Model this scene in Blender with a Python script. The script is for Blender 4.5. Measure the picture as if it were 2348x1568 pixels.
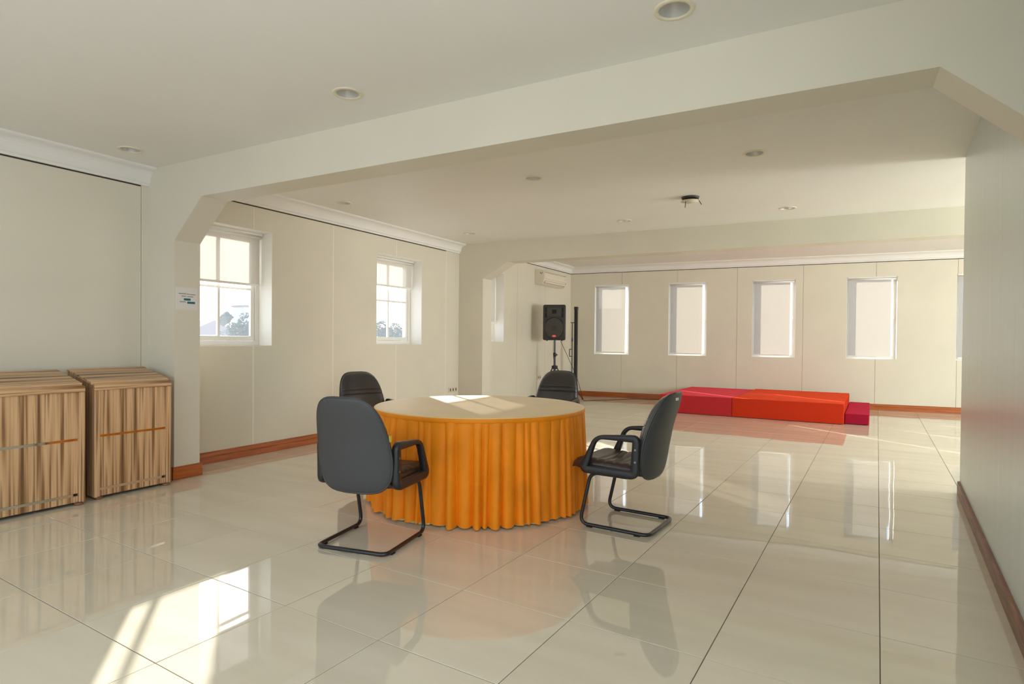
import bpy, math, random
from mathutils import Vector, Matrix

for o in list(bpy.data.objects):
    bpy.data.objects.remove(o)
C = bpy.context.scene
COL = C.collection
R = math.radians
random.seed(7)

# ------------------------------------------------------------------ camera
CAM_H = 1.27
F_PX, CX, CY, W, H = 1362.84, 1164.25, 797.6, 2348, 1568
YAW, PITCH, ROLL = R(29.4008), R(-0.7059), R(0.5093)
fw = Vector((-math.sin(YAW) * math.cos(PITCH), math.cos(YAW) * math.cos(PITCH), math.sin(PITCH)))
rt = Vector((math.cos(YAW), math.sin(YAW), 0))
up = rt.cross(fw)
rt, up = rt * math.cos(ROLL) + up * math.sin(ROLL), -rt * math.sin(ROLL) + up * math.cos(ROLL)
cd = bpy.data.cameras.new('camera')
cam = bpy.data.objects.new('camera', cd)
COL.objects.link(cam)
cd.sensor_width = 36
cd.lens = F_PX / W * 36
cd.shift_x = (W / 2 - CX) / W
cd.shift_y = (CY - H / 2) / W
cd.clip_start, cd.clip_end = 0.05, 500
m = Matrix.Identity(4)
for i in range(3):
    m[i][0], m[i][1], m[i][2] = rt[i], up[i], -fw[i]
m[2][3] = CAM_H
cam.matrix_world = m
C.camera = cam

# ------------------------------------------------------------------ light
C.view_settings.view_transform = 'Standard'
C.view_settings.look = 'None'
C.view_settings.gamma = 1
C.view_settings.use_curve_mapping = False
C.view_settings.exposure = 0.70
C.cycles.use_denoising = True
C.cycles.max_bounces = 14
C.cycles.diffuse_bounces = 8
C.cycles.transparent_max_bounces = 16
C.cycles.sample_clamp_indirect = 6
C.cycles.caustics_reflective = True
C.cycles.blur_glossy = 1.0
C.cycles.caustics_refractive = False

SUN_AZ = Vector((-0.781, 0.625, 0)).normalized()      # towards the sun
SUN_EL = math.atan(0.346)
world = bpy.data.worlds.new('sky')
C.world = world
world.use_nodes = True
nt = world.node_tree
bg = nt.nodes['Background']
sky = nt.nodes.new('ShaderNodeTexSky')
sky.sky_type = 'NISHITA'
sky.sun_disc = False
sky.sun_elevation = SUN_EL
sky.sun_rotation = math.atan2(SUN_AZ.x, SUN_AZ.y)
sky.dust_density = 2.0
mixw = nt.nodes.new('ShaderNodeMix'); mixw.data_type = 'RGBA'
mixw.inputs[0].default_value = 0.6
mixw.inputs[7].default_value = (6.6, 7.9, 9.9, 1)        # thin bright overcast veil
nt.links.new(sky.outputs[0], mixw.inputs[6])
nt.links.new(mixw.outputs[2], bg.inputs['Color'])
bg.inputs['Strength'].default_value = 0.20

sl = bpy.data.lights.new('sun', 'SUN')
sl.energy = 10.0
sl.color = (1.0, 0.955, 0.88)
sl.angle = R(0.6)
so = bpy.data.objects.new('sun', sl)
COL.objects.link(so)
sd = Vector((SUN_AZ.x * math.cos(SUN_EL), SUN_AZ.y * math.cos(SUN_EL), math.sin(SUN_EL)))
so.rotation_euler = sd.to_track_quat('Z', 'Y').to_euler()
so.location = (-20, 20, 12)

def fill_light(name, loc, rot, sx, sy, power, color):
    """daylight entering at a real window opening outside the frame"""
    l = bpy.data.lights.new(name, 'AREA')
    l.shape = 'RECTANGLE'; l.size, l.size_y = sx, sy
    l.energy, l.color = power, color
    o = bpy.data.objects.new(name, l)
    COL.objects.link(o)
    o.location = loc; o.rotation_euler = rot
    return o

fill_light('window_daylight', (-2.7, -2.58, 1.5), (R(118), 0, 0), 5.0, 1.9, 17, (0.97, 0.98, 1.0))  # four fill lamps added out of view to brighten the room
fill_light('window_daylight', (0.62, -0.2, 1.55), (R(96), 0, R(86.2)), 2.9, 1.8, 27, (0.95, 0.98, 1.0))
fill_light('window_daylight', (6.48, 7.4, 1.55), (R(104), 0, R(90)), 1.5, 1.9, 200, (0.97, 0.98, 0.97))
fill_light('window_daylight', (6.48, 10.9, 1.55), (R(112), 0, R(90)), 4.0, 1.9, 26, (0.97, 0.98, 0.97))

# ------------------------------------------------------------------ materials
def new_mat(name):
    mt = bpy.data.materials.new(name)
    mt.use_nodes = True
    return mt, mt.node_tree, mt.node_tree.nodes['Principled BSDF']

def mat(name, base, rough=0.5, metal=0.0, var=0.0, vscale=6.0, bump=0.0, bscale=80.0, spec=0.5, coat=0.0, sheen=0.0, tint=None,
        stretch=(1, 1, 1)):
    mt, t, b = new_mat(name)
    b.inputs['Base Color'].default_value = (*base, 1)
    b.inputs['Roughness'].default_value = rough
    b.inputs['Metallic'].default_value = metal
    b.inputs['Specular IOR Level'].default_value = spec
    b.inputs['Coat Weight'].default_value = coat
    b.inputs['Coat Roughness'].default_value = 0.06
    b.inputs['Sheen Weight'].default_value = sheen
    if tint: b.inputs['Sheen Tint'].default_value = (*tint, 1)
    tc = t.nodes.new('ShaderNodeTexCoord')
    mp = t.nodes.new('ShaderNodeMapping'); mp.inputs['Scale'].default_value = stretch
    t.links.new(tc.outputs['Object'], mp.inputs[0])
    if var:
        n = t.nodes.new('ShaderNodeTexNoise'); n.inputs['Scale'].default_value = vscale
        n.inputs['Detail'].default_value = 4
        t.links.new(mp.outputs[0], n.inputs['Vector'])
        r = t.nodes.new('ShaderNodeValToRGB')
        r.color_ramp.elements[0].position = 0.3; r.color_ramp.elements[1].position = 0.7
        r.color_ramp.elements[0].color = (*[c * (1 - var) for c in base], 1)
        r.color_ramp.elements[1].color = (*[min(1, c * (1 + var)) for c in base], 1)
        t.links.new(n.outputs['Fac'], r.inputs[0])
        t.links.new(r.outputs[0], b.inputs['Base Color'])
    if bump:
        n2 = t.nodes.new('ShaderNodeTexNoise'); n2.inputs['Scale'].default_value = bscale
        t.links.new(mp.outputs[0], n2.inputs['Vector'])
        bp = t.nodes.new('ShaderNodeBump'); bp.inputs['Strength'].default_value = bump
        bp.inputs['Distance'].default_value = 0.004
        t.links.new(n2.outputs['Fac'], bp.inputs['Height'])
        t.links.new(bp.outputs[0], b.inputs['Normal'])
    return mt

def wood(name, cols, axis_scale, rough=0.35, spec=0.5, detail=6, stops=None):
    """striped veneer: noise squeezed along the grain"""
    mt, t, b = new_mat(name)
    tc = t.nodes.new('ShaderNodeTexCoord')
    mp = t.nodes.new('ShaderNodeMapping'); mp.inputs['Scale'].default_value = axis_scale
    t.links.new(tc.outputs['Object'], mp.inputs[0])
    n = t.nodes.new('ShaderNodeTexNoise'); n.inputs['Scale'].default_value = 1.0
    n.inputs['Detail'].default_value = detail; n.inputs['Roughness'].default_value = 0.62
    t.links.new(mp.outputs[0], n.inputs['Vector'])
    r = t.nodes.new('ShaderNodeValToRGB')
    stops = stops or [0.3 + 0.4 * i / (len(cols) - 1) for i in range(len(cols))]
    while len(r.color_ramp.elements) < len(cols):
        r.color_ramp.elements.new(0.5)
    for e, c, s in zip(r.color_ramp.elements, cols, stops):
        e.position = s; e.color = (*c, 1)
    t.links.new(n.outputs['Fac'], r.inputs[0])
    t.links.new(r.outputs[0], b.inputs['Base Color'])
    b.inputs['Roughness'].default_value = rough
    b.inputs['Specular IOR Level'].default_value = spec
    return mt

M = {}
M['paint'] = mat('cream_wall_paint', (0.70, 0.66, 0.54), 0.45, var=0.03, vscale=1.3, spec=0.35)
M['paint_beam'] = mat('cream_beam_paint', (0.69, 0.65, 0.535), 0.5, var=0.03, vscale=1.1, spec=0.3)
M['paint_ceiling'] = mat('ceiling_paint', (0.80, 0.785, 0.74), 0.55, var=0.02, vscale=0.9, spec=0.3)
M['paint_right'] = mat('gloss_wall_paint', (0.58, 0.655, 0.63), 0.28, var=0.03, vscale=1.5, bump=0.12, bscale=1.0, spec=0.5,  # cool daylight on the right wall put into its paint colour
                       stretch=(9, 9, 0.6))
M['strip'] = mat('pale_joint_filler', (0.86, 0.80, 0.68), 0.4)
M['dark_gap'] = mat('dark_wall_cavity', (0.09, 0.065, 0.04), 0.9)
M['white'] = mat('white_window_paint', (0.80, 0.78, 0.72), 0.35)
M['reveal'] = mat('white_reveal_paint', (0.82, 0.80, 0.74), 0.4)
M['baseboard'] = wood('red_brown_baseboard_wood', [(0.24, 0.05, 0.007), (0.40, 0.10, 0.016), (0.50, 0.15, 0.028)],
                      (2.0, 2.0, 40.0), 0.3)
M['baseboard_worn'] = wood('worn_dark_baseboard_wood', [(0.07, 0.025, 0.012), (0.19, 0.075, 0.035), (0.33, 0.17, 0.09)],
                           (30.0, 2.5, 60.0), 0.4)
zc = [(0.11, 0.06, 0.025), (0.28, 0.145, 0.06), (0.60, 0.37, 0.19), (0.74, 0.48, 0.26), (0.29, 0.165, 0.075), (0.70, 0.44, 0.24)]
zs = [0.34, 0.41, 0.47, 0.53, 0.58, 0.66]
M['zebra_front'] = wood('vertical_stripe_veneer', zc, (14, 14, 0.3), 0.35, stops=zs, detail=3)
M['zebra_top'] = wood('lengthwise_stripe_veneer', zc, (17, 0.3, 17), 0.3, stops=zs, detail=3)
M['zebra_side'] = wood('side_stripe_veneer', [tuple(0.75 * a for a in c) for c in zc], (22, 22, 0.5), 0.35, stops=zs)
M['chrome'] = mat('polished_chrome', (0.82, 0.80, 0.76), 0.06, 1.0)
M['reflector'] = mat('satin_reflector', (0.80, 0.79, 0.75), 0.3, 0.6)
M['ring'] = mat('cream_lamp_ring', (0.74, 0.68, 0.50), 0.35)
M['leather'] = mat('black_leather', (0.036, 0.036, 0.037), 0.32, bump=0.1, bscale=260, spec=0.6)
M['shell'] = mat('dark_vinyl_shell', (0.052, 0.054, 0.058), 0.5, bump=0.15, bscale=300, spec=0.55)
M['wrapped'] = mat('plastic_wrapped_leather', (0.05, 0.05, 0.05), 0.38, bump=0.5, bscale=34, spec=0.7, coat=1.0)
M['seat'] = mat('dark_brown_leather', (0.042, 0.024, 0.020), 0.33, bump=0.1, bscale=260, spec=0.6)
M['plastic'] = mat('black_moulded_plastic', (0.018, 0.018, 0.02), 0.42, spec=0.5)
M['steel'] = mat('black_enamelled_steel', (0.013, 0.014, 0.016), 0.28, spec=0.6)
M['bolt'] = mat('dull_bolt_steel', (0.25, 0.25, 0.25), 0.35, 1.0)
M['tag'] = mat('white_tag', (0.8, 0.8, 0.78), 0.5)
M['yellow_tag'] = mat('yellow_paper_tag', (0.62, 0.55, 0.08), 0.6)
M['satin'] = mat('pale_gold_satin', (0.86, 0.61, 0.25), 0.5, var=0.05, vscale=3, sheen=0.3, bump=0.15, bscale=5)  # same gold cloth; its grazing sheen put in as a paler colour
M['skirt'] = mat('orange_gold_cloth', (0.88, 0.265, 0.004), 0.55, var=0.10, vscale=5, spec=0.3, sheen=0.35, tint=(0.9, 0.4, 0.03), bump=0.08, bscale=160)
M['lining'] = mat('pale_yellow_lining', (0.85, 0.66, 0.28), 0.6)  # pale cloth of the inner skirt
M['carpet_pink'] = mat('crimson_needle_carpet', (0.52, 0.030, 0.035), 0.95, var=0.12, vscale=120, bump=0.5, bscale=500, spec=0.1, sheen=0.9, tint=(0.9, 0.10, 0.13))
M['carpet_red'] = mat('scarlet_needle_carpet', (0.58, 0.036, 0.010), 0.95, var=0.12, vscale=120, bump=0.5, bscale=500, spec=0.1, sheen=0.9, tint=(0.95, 0.11, 0.04))
M['carpet_step'] = mat('magenta_red_needle_carpet', (0.34, 0.010, 0.035), 0.95, var=0.12, vscale=120, bump=0.5, bscale=500, spec=0.1, sheen=0.9, tint=(0.5, 0.03, 0.07))
M['rubber'] = mat('black_rubber', (0.012, 0.012, 0.012), 0.7)
M['speaker'] = mat('charcoal_speaker_plastic', (0.030, 0.028, 0.024), 0.55, bump=0.15, bscale=400)
M['grille'] = mat('speaker_grille', (0.050, 0.045, 0.035), 0.6, bump=0.6, bscale=420)
M['hole'] = mat('black_port', (0.006, 0.006, 0.008), 0.8)
M['badge'] = mat('red_badge', (0.75, 0.03, 0.02), 0.4)
M['badge_light'] = mat('pale_badge_lettering', (0.85, 0.5, 0.45), 0.4)
M['blue'] = mat('blue_joint', (0.05, 0.09, 0.2), 0.4)
M['ac'] = mat('ivory_appliance_plastic', (0.76, 0.69, 0.56), 0.35)
M['ac_dark'] = mat('shaded_louver_plastic', (0.42, 0.36, 0.27), 0.5)  # darker ivory plastic for louver, slot and mark
M['paper'] = mat('white_paper', (0.74, 0.72, 0.68), 0.7)
M['ink'] = mat('grey_print', (0.34, 0.34, 0.33), 0.8)
M['teal'] = mat('teal_print', (0.025, 0.15, 0.19), 0.8)
M['socket'] = mat('socket_plastic', (0.66, 0.58, 0.48), 0.4)
M['socket_dark'] = mat('socket_hole', (0.10, 0.075, 0.05), 0.6)
M['mount_dark'] = mat('dark_mount_metal', (0.035, 0.03, 0.028), 0.5)
M['grout'] = mat('grey_brown_grout', (0.15, 0.115, 0.08), 0.9)
M['leaf'] = mat('grey_green_leaf', (0.06, 0.10, 0.085), 0.7, var=0.3, vscale=3)
M['bark'] = mat('bark', (0.10, 0.075, 0.05), 0.9)
M['house_wall'] = mat('far_house_wall', (0.45, 0.43, 0.40), 0.8)
M['house_roof'] = mat('far_house_roof', (0.20, 0.16, 0.16), 0.8)
M['block_wall'] = mat('pale_block_wall', (0.66, 0.60, 0.48), 0.8, var=0.05)
M['block_dark'] = mat('block_window', (0.12, 0.13, 0.14), 0.3)
M['ground'] = mat('pale_outdoor_concrete', (0.68, 0.66, 0.62), 0.9, var=0.1, vscale=0.2)  # ground made pale to bounce light up through the windows

def tile_material():
    mt, t, b = new_mat('polished_cream_tile')
    oi = t.nodes.new('ShaderNodeObjectInfo')
    geo = t.nodes.new('ShaderNodeNewGeometry')
    n = t.nodes.new('ShaderNodeTexNoise'); n.inputs['Scale'].default_value = 1.6; n.inputs['Detail'].default_value = 5
    mp = t.nodes.new('ShaderNodeMapping'); mp.inputs['Scale'].default_value = (0.6, 3.5, 1)
    t.links.new(geo.outputs['Position'], mp.inputs[0]); t.links.new(mp.outputs[0], n.inputs['Vector'])
    r = t.nodes.new('ShaderNodeValToRGB')
    r.color_ramp.elements[0].position = 0.3; r.color_ramp.elements[1].position = 0.72
    r.color_ramp.elements[0].color = (0.70, 0.635, 0.50, 1); r.color_ramp.elements[1].color = (0.77, 0.71, 0.58, 1)
    t.links.new(n.outputs['Fac'], r.inputs[0])
    hs = t.nodes.new('ShaderNodeHueSaturation')
    mr = t.nodes.new('ShaderNodeMapRange'); mr.inputs[3].default_value = 0.97; mr.inputs[4].default_value = 1.03
    t.links.new(oi.outputs['Random'], mr.inputs[0]); t.links.new(mr.outputs[0], hs.inputs['Value'])
    t.links.new(r.outputs[0], hs.inputs['Color']); t.links.new(hs.outputs[0], b.inputs['Base Color'])
    b.inputs['Roughness'].default_value = 0.025
    b.inputs['IOR'].default_value = 2.1
    n2 = t.nodes.new('ShaderNodeTexNoise'); n2.inputs['Scale'].default_value = 2.2; n2.inputs['Detail'].default_value = 1
    t.links.new(geo.outputs['Position'], n2.inputs['Vector'])
    bp = t.nodes.new('ShaderNodeBump'); bp.inputs['Strength'].default_value = 0.12; bp.inputs['Distance'].default_value = 0.01
    t.links.new(n2.outputs['Fac'], bp.inputs['Height']); t.links.new(bp.outputs[0], b.inputs['Normal'])
    return mt
M['tile'] = tile_material()

def glass_material():
    """thin dusty pane: mostly clear, a little reflection, a faint film of dust that catches the sun"""
    mt = bpy.data.materials.new('dusty_window_glass'); mt.use_nodes = True
    t = mt.node_tree; t.nodes.clear()
    out = t.nodes.new('ShaderNodeOutputMaterial')
    tr = t.nodes.new('ShaderNodeBsdfTransparent'); tr.inputs[0].default_value = (0.93, 0.95, 0.96, 1)
    tl = t.nodes.new('ShaderNodeBsdfTranslucent'); tl.inputs[0].default_value = (0.85, 0.92, 1.0, 1)  # bluish veil in the pane stands for the haze outdoors
    gl = t.nodes.new('ShaderNodeBsdfGlossy'); gl.inputs['Roughness'].default_value = 0.02
    m1 = t.nodes.new('ShaderNodeMixShader'); m1.inputs[0].default_value = 0.07
    m2 = t.nodes.new('ShaderNodeMixShader'); m2.inputs[0].default_value = 0.05
    t.links.new(tr.outputs[0], m1.inputs[1]); t.links.new(tl.outputs[0], m1.inputs[2])
    t.links.new(m1.outputs[0], m2.inputs[1]); t.links.new(gl.outputs[0], m2.inputs[2])
    t.links.new(m2.outputs[0], out.inputs[0])
    return mt
M['glass'] = glass_material()

def blind_material(name, open_, transl, col, face=(0.70, 0.66, 0.58)):
    mt = bpy.data.materials.new(name); mt.use_nodes = True
    t = mt.node_tree; t.nodes.clear()
    out = t.nodes.new('ShaderNodeOutputMaterial')
    tr = t.nodes.new('ShaderNodeBsdfTransparent')
    tl = t.nodes.new('ShaderNodeBsdfTranslucent'); tl.inputs[0].default_value = (*col, 1)
    df = t.nodes.new('ShaderNodeBsdfDiffuse'); df.inputs[0].default_value = (*face, 1)
    tc = t.nodes.new('ShaderNodeTexCoord')
    n = t.nodes.new('ShaderNodeTexNoise'); n.inputs['Scale'].default_value = 400
    mp = t.nodes.new('ShaderNodeMapping'); mp.inputs['Scale'].default_value = (0.05, 0.05, 1)
    t.links.new(tc.outputs['Object'], mp.inputs[0]); t.links.new(mp.outputs[0], n.inputs['Vector'])
    m1 = t.nodes.new('ShaderNodeMixShader'); m1.inputs[0].default_value = transl
    t.links.new(df.outputs[0], m1.inputs[1]); t.links.new(tl.outputs[0], m1.inputs[2])
    mr = t.nodes.new('ShaderNodeMapRange'); mr.inputs[3].default_value = open_ - 0.05; mr.inputs[4].default_value = open_ + 0.05
    t.links.new(n.outputs['Fac'], mr.inputs[0])
    m2 = t.nodes.new('ShaderNodeMixShader')
    t.links.new(mr.outputs[0], m2.inputs[0])
    t.links.new(m1.outputs[0], m2.inputs[1]); t.links.new(tr.outputs[0], m2.inputs[2])
    t.links.new(m2.outputs[0], out.inputs[0])
    return mt
M['blind_left'] = blind_material('sunscreen_fabric', 0.11, 0.035, (0.82, 0.82, 0.84))
M['blind_back'] = blind_material('cream_sunscreen_fabric', 0.05, 0.135, (0.88, 0.77, 0.60), (0.46, 0.46, 0.46))

# ------------------------------------------------------------------ mesh helpers
class MB:
    def __init__(self):
        self.v, self.f, self.s = [], [], []
    def add(self, vs, fs, smooth=False):
        k = len(self.v)
        self.v += [tuple(p) for p in vs]
        self.f += [tuple(i + k for i in f) for f in fs]
        self.s += [smooth] * len(fs)
        return self
    def box(self, a, b):
        x0, x1 = sorted((a[0], b[0])); y0, y1 = sorted((a[1], b[1])); z0, z1 = sorted((a[2], b[2]))
        vs = [(x0, y0, z0), (x1, y0, z0), (x1, y1, z0), (x0, y1, z0), (x0, y0, z1), (x1, y0, z1), (x1, y1, z1), (x0, y1, z1)]
        return self.add(vs, [(3, 2, 1, 0), (4, 5, 6, 7), (0, 1, 5, 4), (1, 2, 6, 5), (2, 3, 7, 6), (3, 0, 4, 7)])
    def prism(self, pts, f0, f1):
        """pts: 2-D outline, f0/f1 map a 2-D point to the two end faces"""
        n = len(pts)
        vs = [f0(p) for p in pts] + [f1(p) for p in pts]
        fs = [tuple(range(n))[::-1], tuple(range(n, 2 * n))] + [(i, (i + 1) % n, n + (i + 1) % n, n + i) for i in range(n)]
        return self.add(vs, fs)
    def tube(self, pts, r, n=10, closed=False, sx=1.0, smooth=True, ref=None):
        pts = [Vector(p) for p in pts]
        N = len(pts); vs = []
        prev = None
        for i, p in enumerate(pts):
            a = pts[(i - 1) % N] if (closed or i > 0) else p
            b = pts[(i + 1) % N] if (closed or i < N - 1) else p
            d = (b - a).normalized()
            if ref is not None:
                u = (Vector(ref) - d * d.dot(Vector(ref))).normalized()
            elif prev is None:
                u = d.orthogonal().normalized()
            else:
                u = (prev - d * d.dot(prev)).normalized()
            prev = u
            w = d.cross(u)
            rr = r[i] if isinstance(r, (list, tuple)) else r
            for k in range(n):
                t = 2 * math.pi * k / n
                vs.append(p + u * (math.cos(t) * rr * sx) + w * (math.sin(t) * rr))
        fs = []
        for i in range(N if closed else N - 1):
            j = (i + 1) % N
            fs += [(i * n + k, i * n + (k + 1) % n, j * n + (k + 1) % n, j * n + k) for k in range(n)]
        self.add(vs, fs, smooth)
        if not closed:
            self.add(vs[:n], [tuple(range(n))[::-1]]); self.add(vs[-n:], [tuple(range(n))])
        return self
    def lathe(self, prof, n=32, smooth=True, c=(0, 0, 0)):
        vs = []
        for (r, z) in prof:
            vs += [(c[0] + r * math.cos(2 * math.pi * k / n), c[1] + r * math.sin(2 * math.pi * k / n), c[2] + z) for k in range(n)]
        fs = []
        for i in range(len(prof) - 1):
            fs += [(i * n + k, i * n + (k + 1) % n, (i + 1) * n + (k + 1) % n, (i + 1) * n + k) for k in range(n)]
        return self.add(vs, fs, smooth)
    def disc(self, r, z, n=32, c=(0, 0)):
        return self.add([(c[0] + r * math.cos(2 * math.pi * k / n), c[1] + r * math.sin(2 * math.pi * k / n), z) for k in range(n)], [tuple(range(n))])
    def mesh(self, name, m):
        me = bpy.data.meshes.new(name)
        me.from_pydata(self.v, [], self.f)
        me.polygons.foreach_set('use_smooth', self.s)
        for x in (m if isinstance(m, (list, tuple)) else [m]):
            me.materials.append(x)
        me.update()
        return me
    def build(self, name, m, parent=None, loc=None, rz=None, bevel=0.0, segs=2):
        o = bpy.data.objects.new(name, self.mesh(name, m))
        COL.objects.link(o)
        if parent: o.parent = parent
        if loc: o.location = loc
        if rz: o.rotation_euler = (0, 0, rz)
        if bevel:
            md = o.modifiers.new('bevel', 'BEVEL'); md.width = bevel; md.segments = segs
            md.limit_method = 'ANGLE'; md.angle_limit = R(40); md.harden_normals = False
        return o

def empty(name, loc=(0, 0, 0), rz=0.0):
    o = bpy.data.objects.new(name, None)
    COL.objects.link(o)
    o.empty_display_size = 0.1
    o.location = loc; o.rotation_euler = (0, 0, rz)
    return o
def tag(o, label, cat, group=None):
    o['label'] = label; o['category'] = cat
    if group: o['group'] = group
    return o
def structure(o):
    o['kind'] = 'structure'
    return o
def copy_tree(o, parent=None):
    c = o.copy(); COL.objects.link(c)
    if parent:
        c.parent = parent
    for ch in list(o.children):
        copy_tree(ch, c)
    return c
def fillet(pts, r, closed=False, n=6):
    pts = [Vector(p) for p in pts]; N = len(pts); out = []
    for i, p in enumerate(pts):
        if not closed and i in (0, N - 1):
            out.append(p); continue
        a, b = pts[(i - 1) % N], pts[(i + 1) % N]
        rr = r[i] if isinstance(r, (list, tuple)) else r
        d1, d2 = (a - p), (b - p)
        rr = min(rr, d1.length * 0.48, d2.length * 0.48)
        p1, p2 = p + d1.normalized() * rr, p + d2.normalized() * rr
        for k in range(n + 1):
            t = k / n
            out.append(p1 * (1 - t) ** 2 + p * 2 * t * (1 - t) + p2 * t * t)
    return out

# ------------------------------------------------------------------ room numbers (metres)
XL = -5.576                       # face of the left wall
BACK_Y, BACK_SK = 13.372, 0.0867  # back wall: y = BACK_Y + BACK_SK * x
Z1, Z2, Z3 = 2.809, 2.856, 2.99   # ceilings of the three bays
YF = -2.62                        # wall behind the camera
XR2 = 6.5                         # far right wall of the wider back bays
def xr(y): return 0.865 + 0.0663 * (y - 6)
YRE = 6.30                        # where the right wall ends
B1 = lambda x: 3.146 + 0.0098 * (x + 5.4)
B2 = lambda x: 8.232 + 0.0387 * (x + 5.4)
BT1, BT2 = 0.242, 0.273

# ------------------------------------------------------------------ floor: grout bed and single tiles
floor = structure(MB().box((XL - 0.35, YF - 0.1, -0.12), (XR2 + 0.1, 14.2, -0.0025)).build('floor', M['grout']))
TA = -0.0433
TS, GAP = 0.6, 0.003
def tile_mesh():
    h = TS / 2 - GAP / 2; c = 0.0012
    b = MB()
    vs = [(sx * h, sy * h, -0.010) for sx, sy in ((-1, -1), (1, -1), (1, 1), (-1, 1))]
    vs += [(sx * h, sy * h, -c) for sx, sy in ((-1, -1), (1, -1), (1, 1), (-1, 1))]
    vs += [(sx * (h - c), sy * (h - c), 0) for sx, sy in ((-1, -1), (1, -1), (1, 1), (-1, 1))]
    fs = [(8, 9, 10, 11)]
    for k in range(4):
        l = (k + 1) % 4
        fs += [(k, l, 4 + l, 4 + k), (4 + k, 4 + l, 8 + l, 8 + k)]
    b.add(vs, fs)
    return b
tm = tile_mesh().mesh('floor_tile', M['tile'])
cells = []
for i in range(-12, 13):
    for j in range(-10, 22):
        u, v = i + 0.5, j + 0.5
        x = 0.132 + TS * u - TS * v * TA
        y = 2.434 + TS * v + TS * u * TA
        if not (XL - 0.25 < x < XR2 + 0.25 and YF - 0.25 < y < BACK_Y + BACK_SK * x + 0.25):
            continue
        d = Vector((x, y, -CAM_H)); zz = d.dot(fw)
        vis = False
        if zz > 0.2:
            px, py = d.dot(rt) / zz * F_PX + CX, -d.dot(up) / zz * F_PX + CY
            vis = -150 < px < W + 150 and py < H + 260
        if y < YRE and x > xr(y) + 0.3: vis = False
        cells.append((not vis, zz if vis else 99 + abs(zz), x, y))
cells.sort()
rest = MB()
for k, (hid, zz, x, y) in enumerate(cells):
    tx, ty = random.gauss(0, 0.0007), random.gauss(0, 0.0007)
    if k < 290 and not hid:
        o = bpy.data.objects.new('floor_tile', tm)
        COL.objects.link(o); o.parent = floor
        o.location = (x, y, random.uniform(-0.0004, 0)); o.rotation_euler = (tx, ty, TA)
    else:
        ca, sa = math.cos(TA), math.sin(TA); b = tile_mesh()
        rest.add([(x + ca * p[0] - sa * p[1], y + sa * p[0] + ca * p[1], p[2]) for p in b.v], b.f)
o = rest.build('outlying_floor_tiles', M['tile'], floor); o['kind'] = 'stuff'

# ------------------------------------------------------------------ walls
def masonry(b, u0, u1, z0, z1, holes, v0, v1, reveal=None):
    """wall slab in (u, v, z) with rectangular openings"""
    us = sorted({u0, u1, *[h[0] for h in holes], *[h[1] for h in holes]})
    us = [u for u in us if u0 - 1e-6 <= u <= u1 + 1e-6]
    for a, c in zip(us[:-1], us[1:]):
        mid = (a + c) / 2
        hs = [h for h in holes if h[0] < mid < h[1]]
        if not hs:
            b.box((a, v0, z0), (c, v1, z1))
        else:
            h = hs[0]
            if h[2] > z0: b.box((a, v0, z0), (c, v1, h[2]))
            if h[3] < z1: b.box((a, v0, h[3]), (c, v1, z1))
    return b

def build_wall(name, loc, rz, u0, u1, seams, holes, ztop, panel_top, thick):
    root = structure(empty(name, loc, rz))
    masonry(MB(), u0, u1, 0, ztop, holes, 0.016, thick).build('masonry', M['dark_gap'], root)
    for s0, s1 in zip(seams[:-1], seams[1:]):
        pt = panel_top((s0 + s1) / 2)
        g = 0.0022
        hs = [(max(h[0], s0), min(h[1], s1), h[2], h[3]) for h in holes if h[0] < s1 and h[1] > s0]
        hs2 = [(max(h[0], s0 + g), min(h[1], s1 - g), h[2], h[3]) for h in hs]
        masonry(MB(), s0 + g, s1 - g, 0.0, pt, hs2, 0.0, 0.0155).build('wall_panel', M['paint'], root)
    for (a, c, z0, z1) in holes:      # plastered reveal around each opening
        b = MB(); e = 0.004
        b.box((a, 0.001, z0), (c, thick, z0 + e)); b.box((a, 0.001, z1 - e), (c, thick, z1))
        b.box((a, 0.001, z0), (a + e, thick, z1)); b.box((c - e, 0.001, z0), (c, thick, z1))
        b.build('window_reveal', M['reveal'], root)
    return root

WIN_L = [(3.51, 4.508, 1.188, 2.450), (6.22, 7.225, 1.200, 2.465), (8.77, 9.735, 1.245, 2.530)]
k = math.sqrt(1 + BACK_SK ** 2)
WIN_B = [(a * k, c * k, 0.975, 2.567) for a, c in ((-5.0, -4.2), (-3.334, -2.538), (-1.644, -0.841), (0.056, 0.892), (1.805, 2.64))]
def ptop_left(u):
    return 2.652 - 0.012 if u < 3.2 else (2.708 - 0.012 if u < 8.3 else 2.835)
wall_left = build_wall('wall_left', (XL, 0, 0), R(90), YF, 12.95,
                       [YF, -0.59, 0.62, 1.83, 3.08, 4.265, 5.42, 6.63, 7.85, 9.05, 10.258, 11.514, 12.90], WIN_L, 3.05, ptop_left, 0.37)
for u, z0, z1 in ((4.265, 0.12, 1.188), (4.265, 2.45, 2.69), (5.42, 0.12, 2.69), (6.63, 0.12, 1.2), (6.63, 2.465, 2.69), (7.85, 0.12, 2.69)):
    MB().box((u - 0.007, -0.0022, z0), (u + 0.007, 0.0005, z1)).build('joint_strip', M['strip'], wall_left)
bs = [-5.63 * k, -4.368 * k, -3.151 * k, -1.938 * k, -0.704 * k, 0.546 * k, 1.822 * k, 3.05 * k, 4.27 * k, 5.49 * k, 6.6 * k]
BRZ = math.atan(BACK_SK)
wall_back = build_wall('wall_back', (0, BACK_Y, 0), BRZ, bs[0], bs[-1], bs, WIN_B, 3.05, lambda u: 2.835, 0.165)

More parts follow.
